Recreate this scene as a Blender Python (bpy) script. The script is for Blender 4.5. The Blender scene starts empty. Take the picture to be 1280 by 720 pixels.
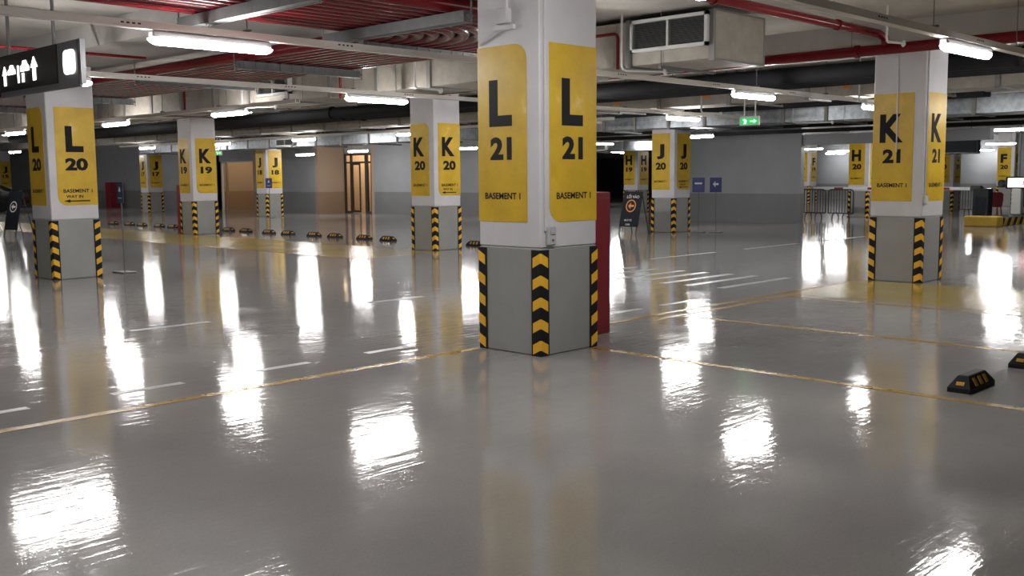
import bpy, math, random
from mathutils import Vector, Matrix
random.seed(7)
C = bpy.context.scene.collection
SC = bpy.context.scene

# ------------------------------------------------------------------ camera
CAM_H = 1.660
F_PX, YAW, PITCH, ROLL = 1277.88, 0.77124, 0.10877, -0.00817
fw = Vector((math.cos(YAW) * math.cos(PITCH), math.sin(YAW) * math.cos(PITCH), -math.sin(PITCH)))
rt0 = Vector((math.sin(YAW), -math.cos(YAW), 0)); up0 = rt0.cross(fw)
rt = rt0 * math.cos(ROLL) + up0 * math.sin(ROLL)
up = -rt0 * math.sin(ROLL) + up0 * math.cos(ROLL)
cd = bpy.data.cameras.new('camera'); cam = bpy.data.objects.new('camera', cd); C.objects.link(cam)
cd.sensor_width = 36.0; cd.lens = F_PX / 1280 * 36; cd.clip_start = 0.05; cd.clip_end = 400
M = Matrix((rt, up, -fw)).transposed().to_4x4(); M.translation = (0, 0, CAM_H)
cam.matrix_world = M
SC.camera = cam

# ------------------------------------------------------------------ world, exposure
w = bpy.data.worlds.new('world'); SC.world = w; w.use_nodes = True
w.node_tree.nodes['Background'].inputs[0].default_value = (0.02, 0.02, 0.022, 1)
w.node_tree.nodes['Background'].inputs[1].default_value = 0.1
vs = SC.view_settings
vs.view_transform = 'Standard'; vs.look = 'None'; vs.gamma = 1.0; vs.use_curve_mapping = False
vs.exposure = 1.0
LAMP = 62.0          # emission of the batten diffusers

# ------------------------------------------------------------------ materials
def mat(name, col, rough=0.6, metal=0.0, emit=None, es=0.0, noise=None, bump=None, coat=0.0, spec=0.5, rnoise=None):
    """noise=(scale, amount[, col2]) mottles the colour, bump=(scale,strength)"""
    m = bpy.data.materials.new(name); m.use_nodes = True
    nt = m.node_tree; b = nt.nodes['Principled BSDF']
    b.inputs['Base Color'].default_value = (*col, 1); b.inputs['Roughness'].default_value = rough
    b.inputs['Metallic'].default_value = metal; b.inputs['Coat Weight'].default_value = coat
    b.inputs['Coat Roughness'].default_value = 0.08; b.inputs['Specular IOR Level'].default_value = spec
    tc = None
    if noise or bump or rnoise:
        tc = nt.nodes.new('ShaderNodeNewGeometry').outputs['Position']
    def nz(scale, detail=5, rough_=0.6):
        n = nt.nodes.new('ShaderNodeTexNoise'); n.inputs['Scale'].default_value = scale
        n.inputs['Detail'].default_value = detail; n.inputs['Roughness'].default_value = rough_
        nt.links.new(tc, n.inputs['Vector']); return n
    if noise:
        sc, amt = noise[:2]; c2 = noise[2] if len(noise) > 2 else tuple(x * (1 - amt) for x in col)
        n = nz(sc); r = nt.nodes.new('ShaderNodeValToRGB')
        r.color_ramp.elements[0].position = 0.36; r.color_ramp.elements[1].position = 0.66
        r.color_ramp.elements[0].color = (*c2, 1); r.color_ramp.elements[1].color = (*col, 1)
        nt.links.new(n.outputs['Fac'], r.inputs[0]); nt.links.new(r.outputs[0], b.inputs['Base Color'])
    if rnoise:
        n = nz(rnoise[0]); mr = nt.nodes.new('ShaderNodeMapRange')
        mr.inputs['From Min'].default_value = 0.3; mr.inputs['From Max'].default_value = 0.7
        mr.inputs['To Min'].default_value = rnoise[1]; mr.inputs['To Max'].default_value = rnoise[2]
        nt.links.new(n.outputs['Fac'], mr.inputs['Value']); nt.links.new(mr.outputs[0], b.inputs['Roughness'])
    if bump:
        n = nz(bump[0], 3); bp = nt.nodes.new('ShaderNodeBump'); bp.inputs['Strength'].default_value = bump[1]
        bp.inputs['Distance'].default_value = bump[2] if len(bump) > 2 else 0.01
        nt.links.new(n.outputs['Fac'], bp.inputs['Height']); nt.links.new(bp.outputs[0], b.inputs['Normal'])
    if emit:
        b.inputs['Emission Color'].default_value = (*emit, 1); b.inputs['Emission Strength'].default_value = es
    return m

def floor_mat(name, col, col2, r0=0.10, r1=0.20):
    m = bpy.data.materials.new(name); m.use_nodes = True
    nt = m.node_tree; N = nt.nodes; L = nt.links; b = N['Principled BSDF']
    P = N.new('ShaderNodeNewGeometry').outputs['Position']
    def nz(sc, det, ro):
        n = N.new('ShaderNodeTexNoise'); n.inputs['Scale'].default_value = sc; n.inputs['Detail'].default_value = det
        n.inputs['Roughness'].default_value = ro; L.new(P, n.inputs['Vector']); return n.outputs['Fac']
    big = nz(0.35, 6, 0.65); r = N.new('ShaderNodeValToRGB')
    r.color_ramp.elements[0].position = 0.35; r.color_ramp.elements[1].position = 0.65
    r.color_ramp.elements[0].color = (*col2, 1); r.color_ramp.elements[1].color = (*col, 1)
    L.new(big, r.inputs[0])
    fine = nz(60, 3, 0.7); mx = N.new('ShaderNodeMix'); mx.data_type = 'RGBA'; mx.blend_type = 'OVERLAY'
    mx.inputs['Factor'].default_value = 0.18
    L.new(r.outputs[0], mx.inputs['A']); L.new(fine, mx.inputs['B']); L.new(mx.outputs['Result'], b.inputs['Base Color'])
    rr = N.new('ShaderNodeMapRange'); rr.inputs['From Min'].default_value = 0.3; rr.inputs['From Max'].default_value = 0.7
    rr.inputs['To Min'].default_value = r0; rr.inputs['To Max'].default_value = r1
    L.new(nz(1.1, 5, 0.6), rr.inputs['Value']); L.new(rr.outputs[0], b.inputs['Roughness'])
    b.inputs['Specular IOR Level'].default_value = 0.42
    # trowel waves in the coating, and orange peel
    b1 = N.new('ShaderNodeBump'); b1.inputs['Strength'].default_value = 1.0; b1.inputs['Distance'].default_value = 0.0022
    L.new(nz(2.2, 2, 0.5), b1.inputs['Height'])
    b2 = N.new('ShaderNodeBump'); b2.inputs['Strength'].default_value = 1.0; b2.inputs['Distance'].default_value = 0.0010
    L.new(nz(9, 4, 0.6), b2.inputs['Height']); L.new(b1.outputs[0], b2.inputs['Normal'])
    # streaks left by the trowel, running along the aisle
    vm = N.new('ShaderNodeVectorMath'); vm.operation = 'MULTIPLY'; vm.inputs[1].default_value = (0.55, 7.0, 1.0); L.new(P, vm.inputs[0])
    ns = N.new('ShaderNodeTexNoise'); ns.inputs['Scale'].default_value = 1.7; ns.inputs['Detail'].default_value = 3; ns.inputs['Roughness'].default_value = 0.65
    L.new(vm.outputs[0], ns.inputs['Vector'])
    b3 = N.new('ShaderNodeBump'); b3.inputs['Strength'].default_value = 1.0; b3.inputs['Distance'].default_value = 0.0017
    L.new(ns.outputs['Fac'], b3.inputs['Height']); L.new(b2.outputs[0], b3.inputs['Normal'])
    L.new(b3.outputs[0], b.inputs['Normal'])
    return m

MT = dict(
    floor=floor_mat('epoxy_floor', (0.285, 0.275, 0.265), (0.235, 0.226, 0.22), 0.045, 0.105),
    yfloor=floor_mat('yellow_floor_paint', (0.34, 0.25, 0.055), (0.27, 0.20, 0.05), 0.12, 0.22),
    yline=mat('yellow_line_paint', (0.36, 0.20, 0.02), 0.25, noise=(14, 0.35)),
    wline=mat('white_line_paint', (0.46, 0.46, 0.46), 0.28, noise=(14, 0.25)),
    white=mat('white_column_paint', (0.60, 0.585, 0.60), 0.42, noise=(2.2, 0.10), bump=(40, 0.15, 0.003)),
    grey=mat('grey_column_paint', (0.30, 0.298, 0.285), 0.38, noise=(2.5, 0.10), bump=(40, 0.15, 0.003)),
    wallw=mat('wall_upper_paint', (0.265, 0.272, 0.288), 0.55, noise=(1.2, 0.10)),
    wallg=mat('wall_lower_paint', (0.16, 0.163, 0.168), 0.5, noise=(1.2, 0.10)),
    conc=mat('ceiling_concrete', (0.46, 0.43, 0.39), 0.85, noise=(1.3, 0.22), bump=(18, 0.25, 0.004)),
    beam=mat('beam_concrete', (0.47, 0.445, 0.42), 0.8, noise=(1.6, 0.15), bump=(22, 0.2, 0.004)),
    panel=mat('yellow_panel_paint', (0.66, 0.43, 0.035), 0.30, noise=(3.2, 0.16, (0.55, 0.35, 0.03)), bump=(60, 0.1, 0.002), spec=0.3),
    ink=mat('black_lettering_paint', (0.012, 0.012, 0.014), 0.55, spec=0.15),
    rubber=mat('black_rubber', (0.010, 0.010, 0.011), 0.55, spec=0.2),
    refl=mat('yellow_reflective_film', (0.80, 0.44, 0.03), 0.35),
    amber=mat('amber_reflector', (0.75, 0.42, 0.08), 0.15, noise=(90, 0.5)),
    red=mat('red_pipe_paint', (0.15, 0.007, 0.011), 0.24, spec=0.22),
    redcab=mat('red_cabinet_paint', (0.20, 0.008, 0.017), 0.4),
    tray=mat('white_trunking', (0.68, 0.64, 0.58), 0.45),
    galv=mat('galvanised_steel', (0.33, 0.35, 0.37), 0.33, 0.92, noise=(7, 0.35)),
    hgr=mat('grey_steel_channel', (0.13, 0.133, 0.133), 0.55, 0.2, noise=(9, 0.2)),
    rod=mat('dark_rod', (0.16, 0.155, 0.15), 0.5, 0.4),
    clad=mat('duct_cladding', (0.37, 0.335, 0.285), 0.6, noise=(5, 0.18)),
    band=mat('duct_band', (0.22, 0.21, 0.20), 0.5, 0.3),
    dark=mat('dark_void', (0.03, 0.03, 0.03), 0.7),
    blackpipe=mat('matt_black', (0.012, 0.012, 0.014), 0.8, spec=0.2),
    alu=mat('white_aluminium', (0.58, 0.58, 0.57), 0.4),
    slat=mat('grille_slat', (0.16, 0.16, 0.16), 0.5),
    wpipe=mat('white_conduit', (0.55, 0.54, 0.52), 0.4),
    house=mat('grey_lamp_housing', (0.38, 0.38, 0.39), 0.4),
    lamp=mat('lit_diffuser', (0.9, 0.9, 0.9), 0.4, emit=(1.0, 0.985, 0.965), es=LAMP),
    warm=mat('lit_warm_downlight', (0.9, 0.8, 0.6), 0.4, emit=(1.0, 0.76, 0.48), es=170),
    signblk=mat('black_sign_face', (0.013, 0.013, 0.015), 0.25),
    signgry=mat('dark_grey_sign_frame', (0.085, 0.088, 0.095), 0.4),
    signlit=mat('lit_sign_symbol', (1, 1, 1), 0.4, emit=(1, 1, 1), es=2.2),
    green=mat('lit_green_exit', (0.02, 0.4, 0.1), 0.4, emit=(0.01, 0.62, 0.10), es=0.28),
    greenw=mat('lit_exit_symbol', (0.7, 1, 0.8), 0.4, emit=(0.35, 1.0, 0.5), es=0.6),
    blue=mat('blue_sign', (0.018, 0.026, 0.13), 0.4),
    navy=mat('slate_sign', (0.03, 0.04, 0.065), 0.4),
    board=mat('chalkboard_black', (0.012, 0.014, 0.018), 0.6, spec=0.15),
    chalk=mat('white_print', (0.62, 0.62, 0.62), 0.6),
    orange=mat('orange_print', (0.62, 0.24, 0.05), 0.5),
    tan=mat('tan_wall', (0.34, 0.265, 0.20), 0.55),  # tan tone of the lobby and passage walls, browner in the lower part
    tanlow=mat('tan_wall_lower', (0.25, 0.17, 0.11), 0.5),
    bronze=mat('dark_bronze_frame', (0.022, 0.016, 0.012), 0.4),
    wood=mat('light_wood_door', (0.70, 0.46, 0.25), 0.5, noise=(3, 0.12)),
    steel=mat('barrier_steel', (0.05, 0.05, 0.052), 0.4, 0.5),
    carpaint=mat('black_car_paint', (0.008, 0.008, 0.009), 0.15, coat=1.0),
    glassdk=mat('dark_car_glass', (0.01, 0.012, 0.014), 0.05),
    led=mat('lit_screen', (1, 1, 1), 0.4, emit=(1, 0.97, 0.97), es=0.7),
    ledred=mat('lit_red_figure', (1, 0, 0), 0.4, emit=(1, 0.02, 0.04), es=0.6),
    plastic=mat('grey_plastic', (0.42, 0.42, 0.41), 0.45),
    maroon=mat('maroon_chair', (0.12, 0.012, 0.018), 0.4),
    dark_depth=mat('dark_depth_sheet', (0.035, 0.037, 0.04), 0.6),
    yblock=mat('yellow_kerb_paint', (0.52, 0.33, 0.03), 0.5, noise=(4, 0.2)),
)
pn = MT['panel'].node_tree
cr = [n for n in pn.nodes if n.type == 'VALTORGB'][0].color_ramp
e = cr.elements.new(0.74); e.color = (0.72, 0.53, 0.17, 1)
g = bpy.data.materials.new('clear_glass'); g.use_nodes = True
gb = g.node_tree.nodes['Principled BSDF']; gb.inputs['Transmission Weight'].default_value = 1.0
gb.inputs['Roughness'].default_value = 0.02; gb.inputs['IOR'].default_value = 1.05
MT['glass'] = g

# ------------------------------------------------------------------ mesh helpers
class MB:
    def __init__(s): s.v = []; s.f = []; s.smooth = False
    def add(s, vs, fs):
        n = len(s.v); s.v += [tuple(p) for p in vs]; s.f += [tuple(i + n for i in f) for f in fs]; return s
    def box(s, x0, x1, y0, y1, z0, z1):
        return s.add([(x0, y0, z0), (x1, y0, z0), (x1, y1, z0), (x0, y1, z0), (x0, y0, z1), (x1, y0, z1), (x1, y1, z1), (x0, y1, z1)],
                     [(0, 3, 2, 1), (4, 5, 6, 7), (0, 1, 5, 4), (1, 2, 6, 5), (2, 3, 7, 6), (3, 0, 4, 7)])
    def bbox(s, x0, x1, y0, y1, z0, z1, b):
        """box with chamfered vertical and top/bottom edges (rounded-rectangle rings)"""
        rings = []
        for z, i in ((z0, b), (z0 + b, 0), (z1 - b, 0), (z1, b)):
            a0, a1, c0, c1 = x0 + i, x1 - i, y0 + i, y1 - i
            rings.append([(a0 + b, c0, z), (a1 - b, c0, z), (a1, c0 + b, z), (a1, c1 - b, z), (a1 - b, c1, z), (a0 + b, c1, z), (a0, c1 - b, z), (a0, c0 + b, z)])
        return s.loft(rings)
    def loft(s, rings, cap=True, closed=True):
        n = len(rings[0]); base = len(s.v); fs = []
        for r in rings: s.v += [tuple(p) for p in r]
        for k in range(len(rings) - 1):
            for i in range(n if closed else n - 1):
                j = (i + 1) % n
                fs.append((base + k * n + i, base + k * n + j, base + (k + 1) * n + j, base + (k + 1) * n + i))
        if cap:
            fs.append(tuple(base + i for i in reversed(range(n)))); fs.append(tuple(base + (len(rings) - 1) * n + i for i in range(n)))
        s.f += fs; return s
    def tube(s, pts, r, n=8):
        pts = [Vector(p) for p in pts]; rings = []; prev = None
        for i, p in enumerate(pts):
            d = (pts[min(i + 1, len(pts) - 1)] - pts[max(i - 1, 0)]).normalized()
            a = prev if prev is not None else (Vector((0, 0, 1)) if abs(d.z) < 0.9 else Vector((1, 0, 0)))
            u = (a - d * a.dot(d)); u.normalize(); v = d.cross(u); prev = u
            rr = r[i] if isinstance(r, (list, tuple)) else r
            rings.append([p + (u * math.cos(2 * math.pi * k / n) + v * math.sin(2 * math.pi * k / n)) * rr for k in range(n)])
        return s.loft(rings)
    def prism(s, poly, mp, t0, t1):
        """poly of (u,v) extruded between t0 and t1; mp(u,v,t)->xyz"""
        return s.loft([[mp(u, v, t0) for u, v in poly], [mp(u, v, t1) for u, v in poly]])
    def build(s, name, m, parent=None, smooth=False, **kw):
        me = bpy.data.meshes.new(name); me.from_pydata(s.v, [], s.f); me.update()
        return link(name, me, m, parent, smooth, **kw)

def link(name, me, m, parent=None, smooth=False, **kw):
    if m and not me.materials: me.materials.append(MT[m])
    if smooth:
        for p in me.polygons: p.use_smooth = True
        try: me.set_sharp_from_angle(angle=math.radians(40))
        except Exception: pass
    o = bpy.data.objects.new(name, me); C.objects.link(o); o.parent = parent
    for k, v in kw.items(): o[k] = v
    return o

def thing(name, label, cat, loc=(0, 0, 0), rz=0, group=None):
    o = bpy.data.objects.new(name, None); C.objects.link(o); o.location = loc; o.rotation_euler = (0, 0, rz)
    o.empty_display_size = 0.2; o['label'] = label; o['category'] = cat
    if group: o['group'] = group
    return o

def copy_tree(o, parent=None):
    c = o.copy(); C.objects.link(c); c.parent = parent
    for ch in list(o.children): copy_tree(ch, c)
    return c

def dup(o, loc, rz=None, label=None, group=None):
    c = copy_tree(o); c.location = loc
    if rz is not None: c.rotation_euler = (0, 0, rz)
    if label: c['label'] = label
    if group: c['group'] = group
    return c

def rrect(u0, u1, v0, v1, corners, r, n=7):
    """rectangle outline, counter-clockwise, rounding only the named corners: bl br tr tl"""
    out = []
    for nm, cu, cv, a0 in (('bl', u0, v0, 180), ('br', u1, v0, 270), ('tr', u1, v1, 0), ('tl', u0, v1, 90)):
        if nm in corners:
            mu = cu + (r if 'l' in nm else -r); mv = cv + (r if 'b' in nm else -r)
            for k in range(n + 1):
                a = math.radians(a0 + 90 * k / n); out.append((mu + r * math.cos(a), mv + r * math.sin(a)))
        else: out.append((cu, cv))
    return out

# lettering: outline of the built-in font, thickened, fitted to a box
_tx = {}
def text2d(s, bold):
    key = (s, bold)
    if key not in _tx:
        cu = bpy.data.curves.new('txt', 'FONT'); cu.body = s; cu.resolution_u = 3; cu.offset = bold; cu.extrude = 0
        cu.fill_mode = 'FRONT'
        o = bpy.data.objects.new('txt', cu); C.objects.link(o)
        dg = bpy.context.evaluated_depsgraph_get(); dg.update()
        me = bpy.data.meshes.new_from_object(o.evaluated_get(dg))
        vs_ = [(v.co.x, v.co.y) for v in me.vertices]; fs_ = [tuple(p.vertices) for p in me.polygons]
        bpy.data.objects.remove(o); bpy.data.curves.remove(cu); bpy.data.meshes.remove(me)
        xs = [p[0] for p in vs_]; ys = [p[1] for p in vs_]
        x0, x1, y0, y1 = min(xs), max(xs), min(ys), max(ys)
        _tx[key] = ([((x - x0) / (x1 - x0), (y - y0) / (y1 - y0)) for x, y in vs_], fs_)
    return _tx[key]

def text_on(mp, s, u0, u1, v0, v1, t, name, m, parent, bold=0.03):
    pts, fs_ = text2d(s, bold)
    mb = MB(); mb.add([mp(u0 + (u1 - u0) * a, v0 + (v1 - v0) * b, t) for a, b in pts], fs_)
    return mb.build(name, m, parent)

# ------------------------------------------------------------------ setting
X0, X1, Y0, Y1, ZC, ZB = -7.0, 64.0, -7.0, 76.0, 3.90, 3.56
fl = MB().box(X0, X1, Y0, Y1, -0.2, 0.0).build('floor', 'floor', kind='structure')
cl = MB().box(X0, X1, Y0, Y1, ZC, ZC + 0.25).build('ceiling', 'conc', kind='structure')
ROWS = dict(L=7.265, K=15.735, J=24.967, H=37.5, G=45.7, F=53.3)
COLS = {'21': 6.707, '20': 17.711, '19': 28.525, '18': 39.079, '17': 50.0, '15': 70.5}
for rx in list(ROWS.values()):
    MB().box(rx - 0.70, rx + 0.70, Y0 + 0.3, Y1 - 0.3, ZB, ZC).build('trim_beam', 'beam', kind='structure')

def wall(name, x0, x1, y0, y1, z1=ZC, up='wallw', low='wallg', zs=1.0):
    o = MB().box(x0, x1, y0, y1, zs, z1).build(name, up, kind='structure')
    MB().box(x0 - 0.006, x1 + 0.006, y0 - 0.006, y1 + 0.006, 0.0, zs).build('lower_paint_band', low, o)
    return o
wall('wall_back', X0 - 0.3, X0, Y0 - .3, Y1 + .3); wall('wall_rear', X0, X1, Y0 - 0.3, Y0)
wall('wall_far', X1, X1 + 0.3, Y0 - .3, Y1 + .3); wall('wall_end', X0, X1, Y1, Y1 + 0.3)
wall('wall_core', 31.35, 31.6, 17.0, 22.2)
MB().box(31.45, 31.75, 11.0, 16.99, 2.62, 2.95).build('trim_1', 'wallw', kind='structure')
# lobby side on the left: plain wall, tan return, glazed door, plain wall
wall('wall_lobby_left', 28.2, 28.5, 48.9, 66.0)
wall('wall_lobby_middle', 28.2, 28.5, 40.25, 45.4)
wall('wall_lobby_right', 29.7, 30.0, 26.5, 37.7)
wall('wall_lobby_return', 28.2, 29.7, 40.0, 40.25, ZC, 'tan', 'tanlow')
wall('wall_lobby_inner', 32.4, 32.6, 36.9, 41.0, ZC, 'tan', 'tan')
wall('wall_lobby_side', 29.7, 32.4, 37.7, 37.9, ZC, 'tan', 'tan')
wall('wall_lobby_side_far', 29.72, 32.4, 40.0, 40.25, ZC, 'tan', 'tan')
wall('wall_passage_back', 30.4, 30.6, 45.6, 48.9, ZC, 'tan', 'tanlow')
wall('wall_passage_side', 28.2, 30.4, 48.9, 49.1, ZC, 'tan', 'tanlow')
wall('wall_passage_near', 28.2, 30.4, 45.4, 45.6, ZC, 'tan', 'tanlow')
MB().box(28.22, 28.48, 45.6, 48.9, 2.55, ZC).build('trim_2', 'wallw', kind='structure')
MB().box(29.72, 29.9, 37.9, 40.0, 2.78, ZC).build('trim_3', 'wallw', kind='structure')

# floor paint (parts of the floor)
def paint(name, m, x0, x1, y0, y1, z=0.0012): MB().box(x0, x1, y0, y1, -0.01, z).build(name, m, fl)
paint('yellow_walkway', 'yfloor', 12.85, 15.25, -6.5, 7.12)
paint('yellow_walkway', 'yfloor', 12.85, 15.25, 16.9, 46.0)
paint('yellow_lane_line', 'yline', -6.5, 6.80, 7.04, 7.14, 0.0022)
paint('yellow_lane_line', 'yline', 7.72, 15.3, 7.16, 7.25, 0.0022)
paint('yellow_lane_line', 'yline', 9.5, 12.85, 6.92, 7.01, 0.0022)
for x in (7.56, 10.02, 12.55):
    paint('yellow_stall_line', 'yline', x - 0.045, x + 0.045, -3.0, 6.28 if x < 8 else 6.9, 0.0024)
for a, b in ((1.05, 1.6), (2.24, 2.8), (3.43, 4.03), (4.72, 5.26), (5.91, 6.47), (9.66, 10.2), (10.65, 11.32)):
    paint('white_dash', 'wline', a, b, 7.64, 7.73, 0.0022)
for a in (1.75, 5.07, 8.36, 16.4, 20.0, 23.5): paint('white_dash', 'wline', a, a + (0.95 if a < 10 else 2.4), 10.74 if a < 10 else 12.12, 10.84 if a < 10 else 12.22, 0.0022)
for y in (8.22, 8.8, 9.27, 9.76, 10.24, 10.8, 11.3, 11.8): paint('zebra_stripe', 'wline', 12.86, 14.82, y - 0.07, y + 0.07, 0.0022)
paint('yellow_lane_line', 'yline', 15.2, 15.3, 17.9, 46.0, 0.0024); paint('yellow_lane_line', 'yline', 12.8, 12.9, 16.9, 46.0, 0.0024)

# ------------------------------------------------------------------ columns
S = 0.80; HS = S / 2
def mpX(u, v, t): return (-HS - t, HS - u, v)      # face looking towards -x, u runs to the viewer's right
def mpY(u, v, t): return (-HS + u, -HS - t, v)     # face looking towards -y

guard = MB(); T = 0.012; GW = 0.105
gp = [(-HS - T, -HS - T + 0.012), (-HS - T + 0.012, -HS - T), (-HS + GW, -HS - T), (-HS + GW, -HS), (-HS, -HS), (-HS, -HS + GW), (-HS - T, -HS + GW)]
guard.loft([[(x, y, z) for x, y in gp] for z in (0.0, 0.985)])
guard_me = bpy.data.meshes.new('corner_guard'); guard_me.from_pydata(guard.v, [], guard.f)
def chev(mb, zp):
    e = 0.0025; a = -HS - T - e; b0 = -HS + 0.012 - T; b1 = -HS + GW - 0.018; h = 0.092; dr = 0.045
    cx = (a + 0.008)
    # corner strip, then the two wings, sloping down away from the corner
    L_ = [(a, b1), (a, a + 0.012), (a + 0.012, a), (b1, a)]
    zz = [zp - dr, zp, zp, zp - dr]
    top = [(x, y, z) for (x, y), z in zip(L_, zz)]; bot = [(x, y, z - h) for (x, y), z in zip(L_, zz)]
    inn = [(-HS - T + .001, b1), (-HS - T + .001, -HS - T + .013), (-HS - T + .013, -HS - T + .001), (b1, -HS - T + .001)]
    it = [(x, y, z) for (x, y), z in zip(inn, zz)]; ib = [(x, y, z - h) for (x, y), z in zip(inn, zz)]
    mb.loft([[top[k], bot[k], ib[k], it[k]] for k in range(4)])
chev_z = [0.956, 0.754, 0.552, 0.350, 0.150]
chev_me = []
for z in chev_z:
    m_ = MB(); chev(m_, z); me = bpy.data.meshes.new('chevron'); me.from_pydata(m_.v, [], m_.f); chev_me.append(me)
m_ = MB(); [chev(m_, z) for z in chev_z]
chev_all = bpy.data.meshes.new('chevron_strips'); chev_all.from_pydata(m_.v, [], m_.f)
up_me = MB().bbox(-HS, HS, -HS, HS, 1.0, ZB, 0.012); up_mesh = bpy.data.meshes.new('shaft'); up_mesh.from_pydata(up_me.v, [], up_me.f)
lo_me = MB().bbox(-HS - .003, HS + .003, -HS - .003, HS + .003, 0.0, 1.0, 0.012); lo_mesh = bpy.data.meshes.new('painted_base'); lo_mesh.from_pydata(lo_me.v, [], lo_me.f)

PB, PT = 1.235, 2.865
def sign_panel(col, mp, left, letter, num, way, rounded, small=False):
    if left: u0, u1 = 0.004, 0.64; cr = ('tr',) if rounded else ()
    else: u0, u1 = 0.125, 0.796; cr = ('bl',) if rounded else ()
    p = MB().prism(rrect(u0, u1, PB, PT, cr, 0.15), mp, -0.001, 0.004).build('sign_panel', 'panel', col)
    W = u1 - u0; Hh = PT - PB
    U = lambda a: u0 + W * a
    V = lambda a: PT - Hh * a
    if letter == 'L': lu = (0.25, 0.70) if not left else (0.24, 0.71)
    elif letter in 'J': lu = (0.28, 0.70)
    elif letter in 'HK': lu = (0.17, 0.75)
    else: lu = (0.22, 0.70)
    t = 0.0055
    text_on(mp, letter, U(lu[0]), U(lu[1]), V(0.455), V(0.19), t, 'letter', 'ink', p, 0.048)
    text_on(mp, num, U(0.22 if num != '21' else 0.26), U(0.79 if num != '21' else 0.70), V(0.645), V(0.515), t, 'number', 'ink', p, 0.05)
    text_on(mp, 'BASEMENT 1', U(0.14), U(0.87), V(0.870), V(0.832), t, 'wording', 'ink', p, 0.028)
    if way:
        text_on(mp, 'WAY IN', U(0.20), U(0.63), V(0.925), V(0.893), t, 'wording', 'ink', p, 0.028)
        va = V(0.955); ar = [(U(0.14), va), (U(0.30), va - 0.028), (U(0.30), va - 0.010), (U(0.80), va - 0.010), (U(0.80), va + 0.010), (U(0.30), va + 0.010), (U(0.30), va + 0.028)]
        MB().prism(ar, mp, 0.003, 0.0055).build('arrow', 'ink', p)
    return p

def column(letter, num, desc, way=False, rounded=(True, True), near=True):
    col = thing('concrete_column', desc, 'column', (ROWS[letter], COLS[num], 0), 0, 'painted parking columns')
    link('shaft', up_mesh, 'white', col); link('painted_base', lo_mesh, 'grey', col)
    for k in range(4):
        go = link('corner_guard', guard_me, 'rubber', col); go.rotation_euler = (0, 0, k * math.pi / 2)
        if near:
            for me in chev_me: link('chevron', me, 'refl', go)
        else: link('chevron_strips', chev_all, 'refl', go)
    sign_panel(col, mpX, True, letter, num, False, rounded[0])
    sign_panel(col, mpY, False, letter, num, way, rounded[1])
    return col

cL21 = column('L', '21', 'square white and grey column with yellow L 21 panels and red cabinet behind')
cL20 = column('L', '20', 'square white and grey column with yellow L 20 panels beside the hanging black sign', way=True)
cK21 = column('K', '21', 'square white and grey column with yellow K 21 panels standing on the yellow walkway', rounded=(False, False))
cK20 = column('K', '20', 'square white and grey column with yellow K 20 panels and way in arrow', way=True)
cK19 = column('K', '19', 'square white and grey column with yellow K 19 panels amid the wheel stops')
cJ20 = column('J', '20', 'square white and grey column with yellow J 20 panels beside black sandwich board', way=True, rounded=(False, True))
column('J', '18', 'square white and grey column with yellow J 18 panels and small blue sign', near=False)
column('J', '17', 'square white and grey column with yellow J 17 panels before the far lobby wall', near=False)
column('J', '15', 'small far column with yellow J panels in the dark beyond column L 20', near=False)
column('H', '19', 'far column with yellow H 19 panels behind the black sandwich board', near=False, rounded=(False, False))
column('H', '20', 'far column with yellow H 20 panels by the crowd barriers', near=False, rounded=(False, False))
column('G', '20', 'far column with yellow G 20 panels seen past the edge of column K 21', near=False, rounded=(False, False))
column('F', '20', 'far column with yellow F 20 panels above the lit screen', near=False, rounded=(False, False))
column('F', '19', 'far column with yellow F 19 panels behind the crowd barriers', near=False, rounded=(False, False))

# fittings fixed to the columns
# L21: conduit and switch box on the right face, junction box and bracket high on the left face
MB().tube([mpY(0.055, 1.16, 0.012), mpY(0.055, ZB, 0.012)], 0.012, 8).build('conduit', 'white', cL21, True)
sw = MB().bbox(-HS + 0.065, -HS + 0.175, -HS - 0.045, -HS, 1.03, 1.20, 0.008).build('switch_box', 'plastic', cL21)
MB().bbox(-HS + 0.085, -HS + 0.155, -HS - 0.052, -HS - 0.045, 1.125, 1.185, 0.003).build('cover', 'house', sw)
MB().tube([(-HS + 0.12, -HS - 0.045, 1.075), (-HS + 0.12, -HS - 0.056, 1.075)], 0.009, 8).build('lock', 'rod', sw)
jb = MB().bbox(-HS - 0.07, -HS, -0.06, 0.09, 3.05, 3.19, 0.008).build('junction_box', 'white', cL21)
MB().tube([(-HS - 0.03, -0.02, 3.19), (-HS - 0.03, -0.02, ZB)], 0.014, 8).build('conduit', 'white', cL21, True)
MB().tube([(-HS - 0.02, 0.0, 3.02), (-HS - 0.02, 0.34, 2.90)], 0.018, 8).build('bracket_arm', 'white', cL21, True)
MB().bbox(-HS - 0.05, -HS, -0.12, 0.13, 2.99, 3.035, 0.006).build('bracket_plate', 'white', cL21)
# K21
MB().tube([mpX(0.385, 1.98, 0.012), mpX(0.375, ZB, 0.012)], 0.011, 8).build('conduit', 'white', cK21, True)
MB().tube([mpY(0.06, 1.30, 0.012), mpY(0.06, ZB, 0.012)], 0.013, 8).build('conduit', 'white', cK21, True)
MB().bbox(-HS + 0.03, -HS + 0.14, -HS - 0.04, -HS, 1.20, 1.32, 0.008).build('switch_box', 'white', cK21)

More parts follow.
